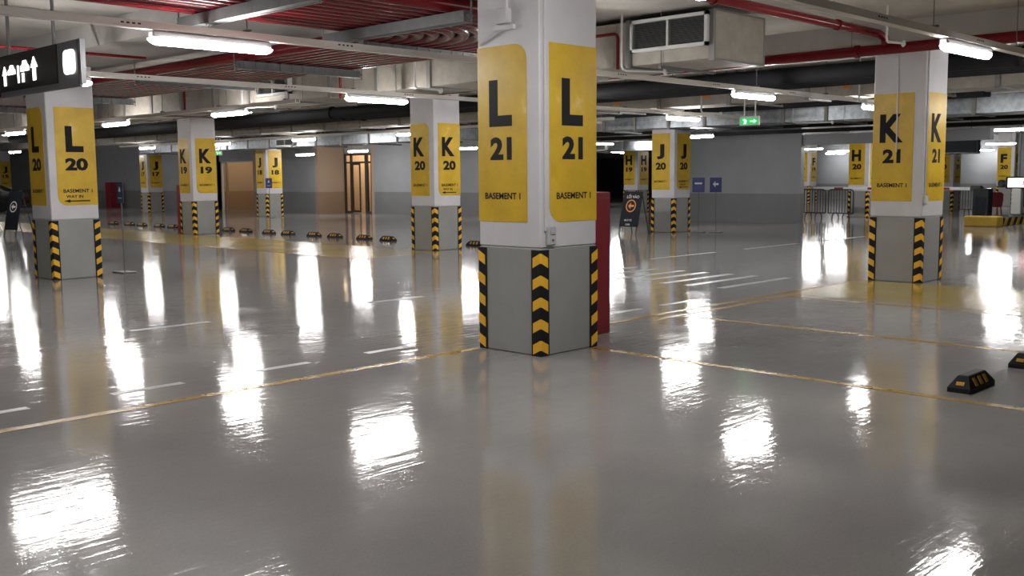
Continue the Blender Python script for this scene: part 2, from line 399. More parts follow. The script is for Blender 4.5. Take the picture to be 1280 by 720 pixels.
# ------------------------------------------------------------------ red cabinets
def fire_cabinet(label, loc, wx=0.62, wy=0.24, h=1.49):
    t = thing('fire_cabinet', label, 'cabinet', loc, 0)
    MB().bbox(0, wx, 0, wy, 0.0, h, 0.01).build('body', 'redcab', t)
    d = MB().bbox(0.03, wx - 0.03, -0.012, 0.0, 0.08, h - 0.06, 0.004).build('door', 'redcab', t)
    MB().bbox(0.06, 0.085, -0.03, -0.012, 0.75, 0.87, 0.004).build('handle', 'hgr', d)
    return t
fire_cabinet('tall red steel cabinet standing against column L 21', (7.69, 6.76, 0), 0.76)
fire_cabinet('narrow red cabinet on the far side of column K 19', (15.36, 28.97, 0), 0.6, 0.22)
fire_cabinet('dark red cabinet by the far wall beyond the slate sign', (27.3, 60.0, 0), 0.7, 0.6, 1.5)

# ------------------------------------------------------------------ wheel stops
def wheel_stop(label, loc, rz, group):
    t = thing('wheel_stop', label, 'wheel stop', loc, rz, group)
    L_, W_, H_, B = 0.26, 0.085, 0.118, 0.035
    def ring(z, l, w_): return [(-l, -w_, z), (l, -w_, z), (l, w_, z), (-l, w_, z)]
    MB().loft([ring(0, L_, W_), ring(B, L_, W_), ring(H_, L_ - 0.085, W_ - 0.045), ring(H_ + 0.006, L_ - 0.10, W_ - 0.055)]).build('block', 'rubber', t)
    for s in (-1, 1):
        for k in (-1, 0, 1):
            a, b = 0.042, H_ - 0.016; sl = 0.045 / (H_ - B)
            y0_, y1_ = W_ - (a - B) * sl, W_ - (b - B) * sl; x_ = k * 0.105
            mb = MB(); q = [(x_ - .026, y0_, a), (x_ + .026, y0_, a), (x_ + .026, y1_, b), (x_ - .026, y1_, b)]
            mb.loft([[(x, s * (y - .002), z - .001) for x, y, z in q], [(x, s * (y + .003), z + .002) for x, y, z in q]]).build('reflector', 'amber', t)
        sl = 0.085 / (H_ - B); a, b = 0.055, 0.078
        q = [(L_ - (a - B) * sl, -.03, a), (L_ - (a - B) * sl, .03, a), (L_ - (b - B) * sl, .03, b), (L_ - (b - B) * sl, -.03, b)]
        MB().loft([[(s * (x - .002), y, z - .001) for x, y, z in q], [(s * (x + .003), y, z + .002) for x, y, z in q]]).build('reflector', 'amber', t)
    return t
ws = wheel_stop('black rubber wheel stop with amber reflectors beside the yellow stall line near column L 21', (8.07, 2.885, 0), 0, 'near wheel stops')
dup(ws, (9.40, 2.885, 0), 0, 'black rubber wheel stop, second from the stall line beside column L 21', 'near wheel stops')
NW = ('first', 'second', 'third', 'fourth', 'fifth', 'sixth', 'seventh', 'eighth', 'ninth', 'tenth', 'eleventh', 'twelfth', 'thirteenth')
for k, y in enumerate((17.78, 21.12, 22.13, 23.46, 24.46, 25.78, 26.8, 28.1, 29.12, 32.75, 33.72, 35.02, 35.98, 37.3)):
    dup(ws, (17.05, y, 0), math.pi / 2, 'small black wheel stop behind the K columns, ' + ('right behind column K 20' if k == 0 else '%s along the row past column K 20' % NW[k - 1]), 'wheel stops behind the K columns')

# ------------------------------------------------------------------ batten lights on trunking
def tray(label, a, b, axis, z=3.10, rods=True):
    """white lighting trunking from a to b (axis 'x' or 'y'), hung on rods"""
    (x0, y0), (x1, y1) = a, b; Ln = (x1 - x0) if axis == 'x' else (y1 - y0)
    t = thing('lighting_trunking', label, 'trunking', (x0, y0, z), 0 if axis == 'x' else math.pi / 2, 'white lighting trunkings')
    MB().add([(0, -.05, -.035), (Ln, -.05, -.035), (Ln, .05, -.035), (0, .05, -.035), (0, -.05, .035), (Ln, -.05, .035), (Ln, .05, .035), (0, .05, .035),
              (0, -.038, -.028), (Ln, -.038, -.028), (Ln, .038, -.028), (0, .038, -.028), (0, -.038, .035), (Ln, -.038, .035), (Ln, .038, .035), (0, .038, .035)],
             [(0, 3, 2, 1), (0, 1, 5, 4), (3, 7, 6, 2), (4, 5, 13, 12), (7, 15, 14, 6), (8, 9, 10, 11), (8, 12, 13, 9), (11, 10, 14, 15), (0, 4, 12, 8), (3, 11, 15, 7), (0, 8, 11, 3), (1, 9, 13, 5), (2, 6, 14, 10), (1, 2, 10, 9)]).build('channel', 'tray', t)
    if rods:
        n = max(2, int(Ln / 2.45))
        for k in range(n + 1):
            x = 0.4 + (Ln - 0.8) * k / n
            if axis == 'x' and 7.7 < x + x0 < 9.9: continue
            r_ = MB().tube([(x, 0, -0.03), (x, 0, ZC - z)], 0.0055, 6).build('hanger_rod', 'rod', t)
            MB().bbox(x - .02, x + .02, -.055, .055, 0.036, 0.062, 0.004).build('clamp', 'hgr', r_)
        for k in range(int(Ln / 2.45)):
            x = 1.55 + 2.45 * k
            mb = MB()
            for q in range(4):
                mb.box(x + q * 0.055, x + q * 0.055 + 0.03, -0.0515, -0.049, -0.004, 0.012)
            mb.build('punched_slots', 'dark', t)
    return t
tray('white lighting trunking running past column L 21 on its aisle side', (-4.5, 9.32), (23.4, 9.32), 'x')
tray('white lighting trunking running between columns L 20 and L 21, far side of the aisle', (-4.5, 14.06), (23.4, 14.06), 'x')
tray('white lighting trunking crossing in front of column K 21', (-4.5, 4.34), (23.4, 4.34), 'x')
tray('white lighting trunking running deep into the garage behind column L 20', (11.15, 16.4), (11.15, 44.0), 'y')
tray('white lighting trunking above the wheel stops behind column K 19', (20.6, 16.4), (20.6, 44.0), 'y')

def batten(label, loc, axis, group, Ln=1.34):
    t = thing('batten_light', label, 'light', loc, 0 if axis == 'x' else math.pi / 2, group)
    h = Ln / 2
    MB().bbox(-h + .02, h - .02, -.048, .048, .012, .085, .014).build('housing', 'house', t)
    rings = []
    for x, s in ((-h, .45), (-h + .05, .9), (-h + .09, 1.0), (h - .09, 1.0), (h - .05, .9), (h, .45)):
        rings.append([(x, .056 * s * math.cos(a), .012 - .058 * s * math.sin(a)) for a in (0, math.pi / 5, 2 * math.pi / 5, 3 * math.pi / 5, 4 * math.pi / 5, math.pi)])
    MB().loft(rings).build('diffuser', 'lamp', t, True)
    for s in (-1, 1): MB().box(s * .45 - .02, s * .45 + .02, -.03, .03, .08, .0895).build('clip', 'hgr', t)
    return t
ZL = 2.975
first = None
ORD = ('first', 'second', 'third', 'fourth', 'fifth', 'sixth')
def lamp(x, y, axis, label, group, z=ZL, top=None):
    global first
    rz = 0 if axis == 'x' else math.pi / 2
    if first is None: first = o = batten(label, (x, y, z), axis, group)
    else:
        o = copy_tree(first); o.location = (x, y, z); o.rotation_euler = (0, 0, rz); o['label'] = label; o['group'] = group
    if top:
        lamps_hung.append((o, top - z))
    return o
lamps_hung = []
for k, x in enumerate((-0.4, 5.36, 10.4, 15.53, 20.3)):
    lamp(x, 9.32, 'x', 'lit batten light under the trunking beside column L 21, ' + ('on the hanging sign side' if k == 0 else ORD[k - 1] + ' from the hanging sign'), 'batten lights under the trunking past column L 21')
for k, x in enumerate((0.3, 5.55, 11.18, 15.9, 20.3)):
    lamp(x, 14.06, 'x', 'lit batten light under the trunking across the aisle, ' + ('before the hanging sign' if k == 0 else 'half hidden behind the hanging sign' if k == 1 else ORD[k - 2] + ' past the hanging sign'), 'batten lights across the aisle')
for k, x in enumerate((0.9, 5.9, 11.6, 16.6, 21.6)):
    lamp(x, 4.34, 'x', 'lit batten light under the trunking in front of column K 21' if k == 2 else 'lit batten light further along the trunking that crosses before column K 21', 'batten lights before column K 21')
for k, y in enumerate((18.85, 24.0, 30.3, 35.5, 41.0)): lamp(11.15, y, 'y', 'lit batten light on the trunking that runs deep behind column L 20, %s along' % ORD[k], 'batten lights behind column L 20')
for k, y in enumerate((18.9, 24.3, 30.0, 35.5, 41.5)): lamp(20.6, y, 'y', 'lit batten light on the trunking above the wheel stops, %s along' % ORD[k], 'batten lights above the wheel stops')
for k, (x, y) in enumerate(((15.2, 25.2), (15.2, 33.8), (15.3, 42.2))): lamp(x, y, 'y', 'lit batten light on the beam above the K columns, %s past column K 20' % ORD[k], 'batten lights on the K beam', 3.465)
for x, y, z, d in ((26.6, 18.0, 2.82, 'before the plain grey core wall'), (27.2, 28.9, 2.74, 'before the wall beside column K 20'), (27.2, 35.6, 2.79, 'above the glazed lobby door'), (26.2, 38.1, 2.68, 'left of the glazed lobby door')):
    lamp(x, y, 'y', 'lit batten light hanging ' + d, 'batten lights before the grey walls', z, ZC)
for x, y, ax in ((33.6, 16.2, 'y'), (36.9, 15.4, 'y'), (33.7, 11.4, 'y'), (29.6, 8.6, 'y'), (43.5, 24.5, 'y'), (50.5, 26.8, 'y'), (57.0, 28.5, 'y'), (50.0, 17.0, 'y'), (62.9, 22.4, 'y'), (62.6, 31.5, 'y'), (40.0, 31.5, 'x'), (34.2, 31.5, 'x'), (47.0, 37.0, 'x'), (33.5, 27.2, 'x')):
    lamp(x, y, ax, 'lit white batten light in the far bays beyond the boom gate', 'far batten lights', ZL, ZC)
for x, y in ((18.4, 50.2), (16.4, 47.3), (23.2, 53.5), (21.5, 62.0), (12.0, 52.0)):
    lamp(x, y, 'y', 'lit white batten light in the far bays beyond column L 20', 'distant batten lights beyond column L 20', ZL, ZC)
for o, h in lamps_hung:
    for q in (-.45, .45): MB().tube([(q, 0, .1), (q, 0, h)], .006, 5).build('hanger_rod', 'rod', o)

# ------------------------------------------------------------------ red pipe bank overhead
def arc_path(i, N=11, sp=0.18):
    R = 0.25 + (N - 1 - i) * sp; cx, cy = 7.698, 9.84; z = 3.385
    p = [(-2.0, cy - R, z), (cx, cy - R, z)]
    for k in range(1, 9):
        a = -math.pi / 2 + math.pi / 2 * k / 8; p.append((cx + R * math.cos(a), cy + R * math.sin(a), z))
    p.append((cx + R, 40.0, z)); return p
NTH = ('', 'second', 'third', 'fourth', 'fifth', 'sixth', 'seventh', 'eighth', 'ninth', 'tenth')
for i in range(11):
    p = arc_path(i)
    o = MB().tube(p, 0.083, 12).build('red_pipe', 'red', None, True)
    o['label'] = 'long red overhead pipe, ' + ('outermost' if i == 0 else 'innermost' if i == 10 else '%s from the outside' % NTH[i]) + ' of the bending bank'; o['category'] = 'pipe'; o['group'] = 'red pipe bank'
def trapeze(label, x, y, Ln, axis, z=3.30):
    t = thing('trapeze_hanger', label, 'bracket', (x, y, z), 0 if axis == 'x' else math.pi / 2, 'trapeze hangers under the red pipes')
    MB().add([(0, -.05, -.11), (Ln, -.05, -.11), (Ln, .05, -.11), (0, .05, -.11), (0, -.05, 0), (Ln, -.05, 0), (Ln, .05, 0), (0, .05, 0)],
             [(0, 3, 2, 1), (4, 5, 6, 7), (0, 1, 5, 4), (1, 2, 6, 5), (2, 3, 7, 6), (3, 0, 4, 7)]).build('channel', 'hgr', t)
    MB().box(0, Ln, -.075, -.05, -.115, -.105).build('lip', 'hgr', t)
    for s in (-.06, Ln + .06):
        MB().tube([(s, 0, -.14), (s, 0, ZB - z if axis == 'y' else ZC - z)], 0.009, 6).build('hanger_rod', 'rod', t)
        MB().bbox(min(s, 0 if s < 0 else Ln), max(s, 0 if s < 0 else Ln), -.03, .03, -.07, -.045, .004).build('end_lug', 'hgr', t)
    for k in range(11):
        MB().tube([(0.06 + (Ln - .12) * k / 10, -.056, -.10), (0.06 + (Ln - .12) * k / 10, -.056, -.012)], .007, 6).build('clamp_bolt', 'rod', t)
    return t
for x, d in ((2.9, 'third from the bend'), (5.35, 'second from the bend'), (7.15, 'right at the bend')): trapeze('grey steel channel under the straight red pipes, ' + d, x, 7.54, 2.36, 'y')
for k, y in enumerate((10.1, 12.9, 15.9, 20.5, 24.5)): trapeze('grey steel channel with bolts beyond the bend of the red pipes, %s along' % ORD[k], 7.80, y, 2.10, 'x')

# ------------------------------------------------------------------ larger red pipes
def pipe(name, pts, r, m, label, group=None, flanges=(), n=14):
    t = thing(name, label, 'pipe', (0, 0, 0), 0, group)
    MB().tube(pts, r, n).build('pipe_run', m, t, True)
    for p, ax in flanges:
        a = Vector(p); d = Vector((0.03, 0, 0)) if ax == 'x' else Vector((0, 0.03, 0))
        MB().tube([a - d, a + d], r * 1.22, n).build('coupling', m, t, True)
        if p[2] + r < ZC - 0.02: MB().tube([a + d * 3 + Vector((0, 0, r * .9)), a + d * 3 + Vector((0, 0, ZC - p[2]))], 0.006, 6).build('hanger_rod', 'rod', t)
    return t
fm = pipe('fire_main', [(14.72, -4, 3.46), (14.72, 46, 3.46)], 0.078, 'red', 'long red fire main with a straight branch, running across the top of column K 21',
     flanges=[((14.72, y, 3.46), 'y') for y in (-1.5, 4.6, 7.1, 11.2, 16.4, 22.0, 28.0)])
MB().tube([(8.1, 6.66, 3.66), (14.45, 6.66, 3.66), (14.66, 6.66, 3.62), (14.72, 6.66, 3.50)], 0.06, 14).build('branch_pipe', 'red', fm, True)
for x in (10.2, 13.2): MB().tube([(x - .03, 6.66, 3.66), (x + .03, 6.66, 3.66)], .074, 14).build('coupling', 'red', fm, True)
pipe('red_branch_pipe', [(0.5, 14.42, 3.42), (7.2, 14.42, 3.42)], 0.02, 'red', 'thin red sprinkler pipe running past the top of column L 20', n=8)
pipe('red_drop_pipe', [(11.66, 15.75, 3.88), (11.66, 15.75, 3.13)], 0.025, 'red', 'thin red pipe dropping in front of the insulated duct beside column K 20', 'thin red drop pipes', n=8)
pipe('red_drop_pipe', [(11.66, 21.6, 3.88), (11.66, 21.6, 3.13)], 0.025, 'red', 'thin red pipe dropping in front of the insulated duct beyond its second grille', 'thin red drop pipes', n=8)
pipe('red_loop_pipe', [(11.68, 11.5, 3.66), (11.68, 9.28, 3.66), (11.68, 9.24, 3.64), (11.68, 9.22, 3.60), (11.68, 9.22, 3.16)], 0.022, 'red', 'thin red pipe turning down beside the large louvred grille', n=8)
pipe('red_drop_pipe', [(11.66, 12.0, 3.88), (11.66, 12.0, 3.12)], 0.03, 'red', 'red pipe dropping beside the yellow L 21 panel to the fire main', n=8)
for k, (x, z) in enumerate(((16.75, 3.40), (17.1, 3.40), (17.45, 3.40), (17.8, 3.40))):  # some real black piping; mostly put in for the dark ceiling void
    pipe('dark_void_pipe', [(x, -4, z), (x, 46, z)], 0.145, 'blackpipe', 'thick black pipe added for the dark ceiling void, %s behind the beam of the K columns' % ORD[k], 'black pipes in the dark ceiling void',
         flanges=[((x, y, z), 'y') for y in (2.2, 5.4, 11.0, 17.0, 23.0)])
for x, y0, y1, z in ((22.6, 8, 40, 3.30), (27.2, 6, 24, 3.05), (28.0, 4, 24, 3.12), (29.2, 4, 24, 2.98)):
    t = thing('cable_ladder', {27.2: 'black cable ladder nearest the galvanised duct', 28.0: 'black cable ladder between two others before the core wall', 29.2: 'black cable ladder nearest the grey core wall'}[x] if x > 25 else 'black cable ladder running beside the galvanised duct', 'cable tray', (x, y0, z), 0, 'black cable ladders')
    for s in (-.2, .2): MB().box(s - .012, s + .012, 0, y1 - y0, -.05, .05).build('side_rail', 'blackpipe', t)
    mb = MB()
    k = 0.15
    while k < y1 - y0: mb.box(-.2, .2, k - .02, k + .02, -.045, -.02); k += .45
    mb.build('rungs', 'blackpipe', t, kind='stuff')
    for q in range(3): MB().tube([(-.12 + .12 * q, 0, 0), (-.1 + .1 * q, (y1 - y0) / 2, .01), (-.12 + .12 * q, y1 - y0, 0)], .045, 7).build('cable', 'blackpipe', t, True)
    for k in range(1, int((y1 - y0) / 4)):
        MB().tube([(.22, k * 4, -.05), (.22, k * 4, ZC - z)], .007, 6).build('hanger_rod', 'rod', t)

# ------------------------------------------------------------------ ducts
def duct(label, x0, x1, y0, y1, z0, z1, seg, m, bandm, grilles=(), group=None, tags=()):
    t = thing('air_duct', label, 'duct', (x0, y0, z0), 0, group); W = x1 - x0; H = z1 - z0; n = max(1, round((y1 - y0) / seg)); st = (y1 - y0) / n
    for k in range(n):
        MB().bbox(0, W, k * st, (k + 1) * st, 0, H, 0.008).build('duct_section', m, t)
    bw = 0.045
    for k in range(n + 1):
        c = min(max(k * st, bw), y1 - y0 - bw); e = 0.03
        mb = MB(); mb.box(-e, W + e, c - bw, c + bw, -e, 0); mb.box(-e, W + e, c - bw, c + bw, H, H + e * .6)
        mb.box(-e, 0, c - bw, c + bw, 0, H); mb.box(W, W + e, c - bw, c + bw, 0, H); mb.build('band', bandm, t)
    for k in range(0, n, 2):
        for x in (-.03, W + .03): MB().tube([(x, k * st + .6 * st, -.06), (x, k * st + .6 * st, ZC - z0)], .006, 6).build('hanger_rod', 'rod', t)
        MB().box(-.06, W + .06, k * st + .6 * st - .02, k * st + .6 * st + .02, -.075, -.035).build('support_channel', 'hgr', t)
    for (g0, g1, h0, h1) in grilles:     # world y range, world z range, on the -x face
        gf = thing_part(t, 'grille'); a0, a1, c0, c1 = g0 - y0, g1 - y0, h0 - z0, h1 - z0; fw_ = .045; d = .09
        mb = MB(); mb.box(-d, 0.0, a0, a1, c1 - fw_, c1); mb.box(-d, 0.0, a0, a1, c0, c0 + fw_); mb.box(-d, 0.0, a0, a0 + fw_, c0, c1); mb.box(-d, 0.0, a1 - fw_, a1, c0, c1)
        mid = (a0 + a1) / 2; mb.box(-d, -.02, mid - .016, mid + .016, c0 + fw_, c1 - fw_); fr = mb.build('grille_frame', 'alu', t)
        bpy.data.objects.remove(gf)
        MB().box(-.012, -.004, a0 + fw_, a1 - fw_, c0 + fw_, c1 - fw_).build('grille_back', 'dark', fr)
        ns = 15
        for half in ((a0 + fw_, mid - .016), (mid + .016, a1 - fw_)):
            sm = None
            for k in range(ns):
                z = c0 + fw_ + (c1 - c0 - 2 * fw_) * (k + .5) / ns
                if sm is None:
                    mb = MB(); mb.add([(-.075, half[0], -.010), (-.03, half[0], .009), (-.03, half[1], .009), (-.075, half[1], -.010), (-.075, half[0], -.007), (-.03, half[0], .012), (-.03, half[1], .012), (-.075, half[1], -.007)],
                                      [(0, 1, 2, 3), (7, 6, 5, 4), (0, 4, 5, 1), (2, 6, 7, 3), (1, 5, 6, 2), (3, 7, 4, 0)])
                    so = mb.build('louvre', 'slat', fr); sm = so.data
                else: so = link('louvre', sm, 'slat', fr)
                so.location = (0, 0, z)
    for y, z in tags:
        MB().box(-.012, 0, y - y0 - .09, y - y0 + .09, z - z0 - .10, z - z0 + .10).build('orange_label', 'orange', t)
    return t
def thing_part(t, n):
    o = bpy.data.objects.new(n, None); C.objects.link(o); o.parent = t; return o
duct('big beige insulated air duct with two louvred grilles running over the aisle', 11.78, 13.0, 7.66, 42.0, 3.20, 3.82, 1.45, 'clad', 'band', grilles=((7.74, 9.02, 3.37, 3.81), (17.5, 18.7, 3.33, 3.76)))
duct('low beige insulated air duct with orange labels behind the black pipes', 19.5, 20.42, 3.0, 44.0, 3.20, 3.58, 1.9, 'clad', 'band', tags=((15.4, 3.42), (12.9, 3.44), (9.6, 3.44), (22.6, 3.4), (25.4, 3.4)))
duct('galvanised air duct with dark flanges before the far grey wall', 24.0, 25.2, 4.0, 19.5, 2.98, 3.40, 1.15, 'galv', 'band')
duct('galvanised air duct with a grille running deep in the left bays', 22.4, 23.3, 24.0, 46.0, 2.85, 3.2, 1.6, 'galv', 'band', grilles=((33.2, 34.4, 2.88, 3.17),))
duct('galvanised air duct beyond the sandwich board', 35.0, 36.0, 24.0, 44.0, 2.7, 3.1, 1.6, 'galv', 'band', grilles=((28.2, 29.5, 2.74, 3.06),))

# sprinklers: white drop pipe, elbow, head
def sprinkler(label, x, y, z, dx, dy):
    t = thing('sprinkler_pipe', label, 'sprinkler', (x, y, z), 0, 'white sprinkler drops')
    MB().tube([(0, 0, ZC - z), (0, 0, .06), (dx * .03, dy * .03, .018), (dx * .1, dy * .1, 0), (dx, dy, 0)], .018, 8).build('drop_pipe', 'wpipe', t, True)
    MB().tube([(dx, dy, .03), (dx, dy, -.02), (dx, dy, -.05)], [.03, .035, .012], 8).build('sprinkler_head', 'wpipe', t, True)
    return t
sprinkler('white sprinkler drop in front of the beige duct beside the yellow L 21 panel', 11.0, 12.85, 3.10, .65, .1)
sprinkler('white sprinkler drop beside the large louvred grille', 11.62, 9.10, 3.13, .55, -.35)
sprinkler('white sprinkler drop below the second grille of the beige duct', 11.5, 18.9, 3.12, .4, -.6)
sprinkler('white sprinkler drop above the green exit sign', 19.3, 12.9, 3.02, .55, -.15)
sprinkler('white sprinkler drop beneath the labelled duct by column K 21', 19.2, 9.2, 3.05, .1, -.1)
sprinkler('white sprinkler drop hanging from the trunking near column K 21', 13.6, 6.15, 3.42, .3, -.1)
sprinkler('white sprinkler drop before the galvanised duct', 23.35, 12.9, 2.92, .3, -.9)

# ------------------------------------------------------------------ hanging lit direction sign
t = thing('hanging_sign', 'black hanging lit direction sign beside the top of column L 20', 'sign', (4.5, 10.46, 0.166), 0); t.scale = (.9, .9, .9)
MB().bbox(0.0, 0.05, 0.0, 2.37, 2.71, 3.235, 0.01).build('housing', 'signgry', t)
fc = MB().box(-0.012, 0.0, 0.56, 2.36, 2.78, 3.225).build('face_panel', 'signblk', t)
MB().box(-0.004, 0.054, -0.075, -0.05, 2.73, 3.23).build('end_plate', 'signgry', t)
MB().box(0.015, 0.035, -0.05, 0.0, 2.9, 3.05).build('end_link', 'signgry', t)
sq = lambda name, y0, y1, z0, z1, par, m='signlit', x=-0.018: MB().box(x, x + .012, y0, y1, z0, z1).build(name, m, par)
lit = rrect(0.08, 0.38, 2.86, 3.13, ('bl', 'br', 'tr', 'tl'), 0.07, 5)
MB().prism(lit, lambda u, v, q: (-q, u, v), 0.0, 0.012).build('lit_symbol', 'signlit', t)
def sign_arrow(name, yc, zc, w_, h_):
    pl = [(yc, zc + h_), (yc + w_, zc + h_ * .1), (yc + w_ * .4, zc + h_ * .1), (yc + w_ * .4, zc - h_), (yc - w_ * .4, zc - h_), (yc - w_ * .4, zc + h_ * .1), (yc - w_, zc + h_ * .1)]
    MB().prism(pl, lambda u, v, q: (-.012 - q, u, v), 0.0, 0.006).build(name, 'signlit', fc)
sign_arrow('arrow_symbol', 2.16, 2.97, .075, .12); sign_arrow('arrow_symbol', 1.22, 3.0, .10, .14)
def car_symbol(yc, zc, s_):
    pl = [(-.15, -.07), (.15, -.07), (.15, .0), (.09, .02), (.05, .08), (-.06, .08), (-.10, .02), (-.15, .0)]
    MB().prism([(yc + a * s_, zc + b * s_) for a, b in pl], lambda u, v, q: (-.012 - q, u, v), 0, .006).build('car_symbol', 'signlit', fc)
car_symbol(1.93, 3.03, .75); car_symbol(1.51, 3.05, .85)
sq('bar_symbol', 1.70, 1.735, 2.86, 3.07, fc); sq('figure_symbol', 1.54, 1.60, 2.86, 2.97, fc)
for y in (0.69, 2.08): MB().tube([(0.025, y, 3.23), (0.025, y, (ZC - .166) / .9)], 0.022, 8).build('hanger_tube', 'rod', t, True)

# exit signs
def exit_sign(label, loc, z1=ZC):
    t = thing('exit_sign', label, 'exit sign', loc, 0, 'green exit signs')
    MB().bbox(0, .05, 0, .46, 0, .19, .006).build('housing', 'alu', t)
    p = MB().box(-.004, 0, .015, .445, .015, .155).build('lit_panel', 'green', t)
    ar = [(.42, .085), (.34, .13), (.34, .10), (.25, .10), (.25, .07), (.34, .07), (.34, .04)]
    MB().prism(ar, lambda u, v, q: (-.004 - q, .46 - u, v), 0, .003).build('arrow_symbol', 'greenw', p)
    mb = MB()
    mb.prism([(.30, .03), (.36, .03), (.34, .09), (.39, .12), (.33, .14), (.28, .10)], lambda u, v, q: (-.004 - q, u, v), 0, .003); mb.build('running_figure', 'greenw', p)
    for y in (.1, .36): MB().tube([(.025, y, .19), (.025, y, z1 - loc[2])], .014, 6).build('hanger_tube', 'wpipe', t, True)
exit_sign('green lit exit sign hanging on two rods before the far grey wall', (19.0, 11.28, 2.68))
exit_sign('small green lit exit sign near column J 18', (22.0, 37.9, 2.62))

# ------------------------------------------------------------------ sandwich boards, sign stands
def sandwich_board(label, loc, rz, h, wd, lean, wording):
    """board looks towards local -x; width runs along y"""
    t = thing('sandwich_board', label, 'sign board', loc, rz, 'black sandwich boards')
    def mpB(u, v, q): return (lean * v / h - q, wd / 2 - u, v)
    leg = 0.20
    b = MB().prism([(0, leg), (wd, leg), (wd, h), (0, h)], mpB, -.02, 0.0).build('front_board', 'board', t)
    for u in (.03, wd - .03):
        MB().prism([(u - .02, 0), (u + .02, 0), (u + .02, leg + .02), (u - .02, leg + .02)], mpB, -.02, -.001).build('leg', 'steel', t)
        MB().tube([(lean, wd / 2 - u, h - .05), (lean * 2.1, wd / 2 - u, 0.0)], .016, 6).build('rear_leg', 'steel', t)
        MB().tube([mpB(u + (.05 if u < .1 else -.05), h - .01, -.01), mpB(u + (.05 if u < .1 else -.05), h + .04, -.01)], .018, 6).build('hinge_knob', 'steel', t)
    if wording: text_on(mpB, wording, wd * .2, wd * .86, h - .19, h - .07, .003, 'wording', 'chalk', b, .012)
    cu, cv, R = wd * .48, h * .66, wd * .27; n = 20
    ring = MB(); o_ = [(cu + R * math.cos(2 * math.pi * k / n), cv + R * math.sin(2 * math.pi * k / n)) for k in range(n)]; i_ = [(cu + R * .82 * math.cos(2 * math.pi * k / n), cv + R * .82 * math.sin(2 * math.pi * k / n)) for k in range(n)]
    vs_ = [mpB(u, v, .003) for u, v in o_ + i_]; ring.add(vs_, [(k, (k + 1) % n, n + (k + 1) % n, n + k) for k in range(n)]); ring.build('ring_symbol', 'orange' if wording else 'chalk', b)
    ar = [(cu - R * .55, cv), (cu - R * .05, cv + R * .5), (cu - R * .05, cv + R * .16), (cu + R * .6, cv + R * .16), (cu + R * .6, cv - R * .16), (cu - R * .05, cv - R * .16), (cu - R * .05, cv - R * .5)]
    MB().prism(ar, mpB, .001, .003).build('arrow_symbol', 'orange' if wording else 'chalk', b)
    return b, mpB
b, mpB = sandwich_board('black sandwich board with orange arrow ring beside column J 20', (23.25, 18.0, 0), 0, 1.2, .66, .30, 'L\u1ed0I V\u00c0O')
text_on(mpB, 'XE \u00d4 T\u00d4', .15, .42, .36, .42, .003, 'wording', 'chalk', b, .012)
text_on(mpB, 'CAR', .22, .38, .24, .29, .003, 'wording', 'chalk', b, .012)
sandwich_board('black sandwich board standing behind column L 20', (11.3, 31.65, 0), 0.25, 1.34, .6, .30, '')

def sign_stand(label, loc, rz, zb, wd, ht, m, sym, base=.34):
    t = thing('sign_stand', label, 'sign', loc, rz, None)
    bo = MB().box(-.012, 0, -wd / 2, wd / 2, zb, zb + ht).build('sign_plate', m, t)
    MB().tube([(.012, 0, .02), (.012, 0, zb + ht * .6)], .012, 8).build('post', 'hgr', t, True)
    MB().bbox(-.12, .14, -base / 2, base / 2, 0, .022, .006).build('base_plate', 'hgr', t)
    mpS = lambda u, v, q: (-.012 - q, wd / 2 - u, zb + v)
    if sym == 'arrow':
        c_, d_ = wd / 2, ht * .55; s_ = wd * .25
        MB().prism([(c_ - s_, d_), (c_ - .1 * s_, d_ + s_), (c_ - .1 * s_, d_ + s_ * .3), (c_ + s_, d_ + s_ * .3), (c_ + s_, d_ - s_ * .3), (c_ - .1 * s_, d_ - s_ * .3), (c_ - .1 * s_, d_ - s_)], mpS, 0, .002).build('arrow_symbol', 'chalk', bo)
    elif sym == 'bar':
        MB().prism([(wd * .2, ht * .55), (wd * .8, ht * .55), (wd * .8, ht * .66), (wd * .2, ht * .66)], mpS, 0, .002).build('printed_line', 'chalk', bo)
    elif sym == 'figure':
        MB().prism([(wd * .35, ht * .55), (wd * .65, ht * .55), (wd * .58, ht * .7), (wd * .5, ht * .8), (wd * .42, ht * .7)], mpS, 0, .002).build('printed_figure', 'chalk', bo)
        MB().prism([(wd * .2, ht * .22), (wd * .8, ht * .22), (wd * .8, ht * .26), (wd * .2, ht * .26)], mpS, 0, .002).build('printed_line', 'chalk', bo)
sign_stand('blue sign plate on a thin stand beside column J 20, with a white line', (25.05, 16.80, 0), .15, 1.16, .38, .42, 'blue', 'bar')
sign_stand('blue sign plate with white arrow on a thin stand before the grey wall', (25.3, 16.38, 0), .15, 1.16, .36, .42, 'blue', 'arrow')
sign_stand('small blue sign plate on a stand beside column J 18', (24.0, 37.6, 0), .1, 1.25, .42, .42, 'blue', 'figure')
sign_stand('slate grey sign plate on a slim post beside column L 20', (8.25, 17.72, 0), 0, 1.245, .24, .37, 'navy', 'figure', .42)

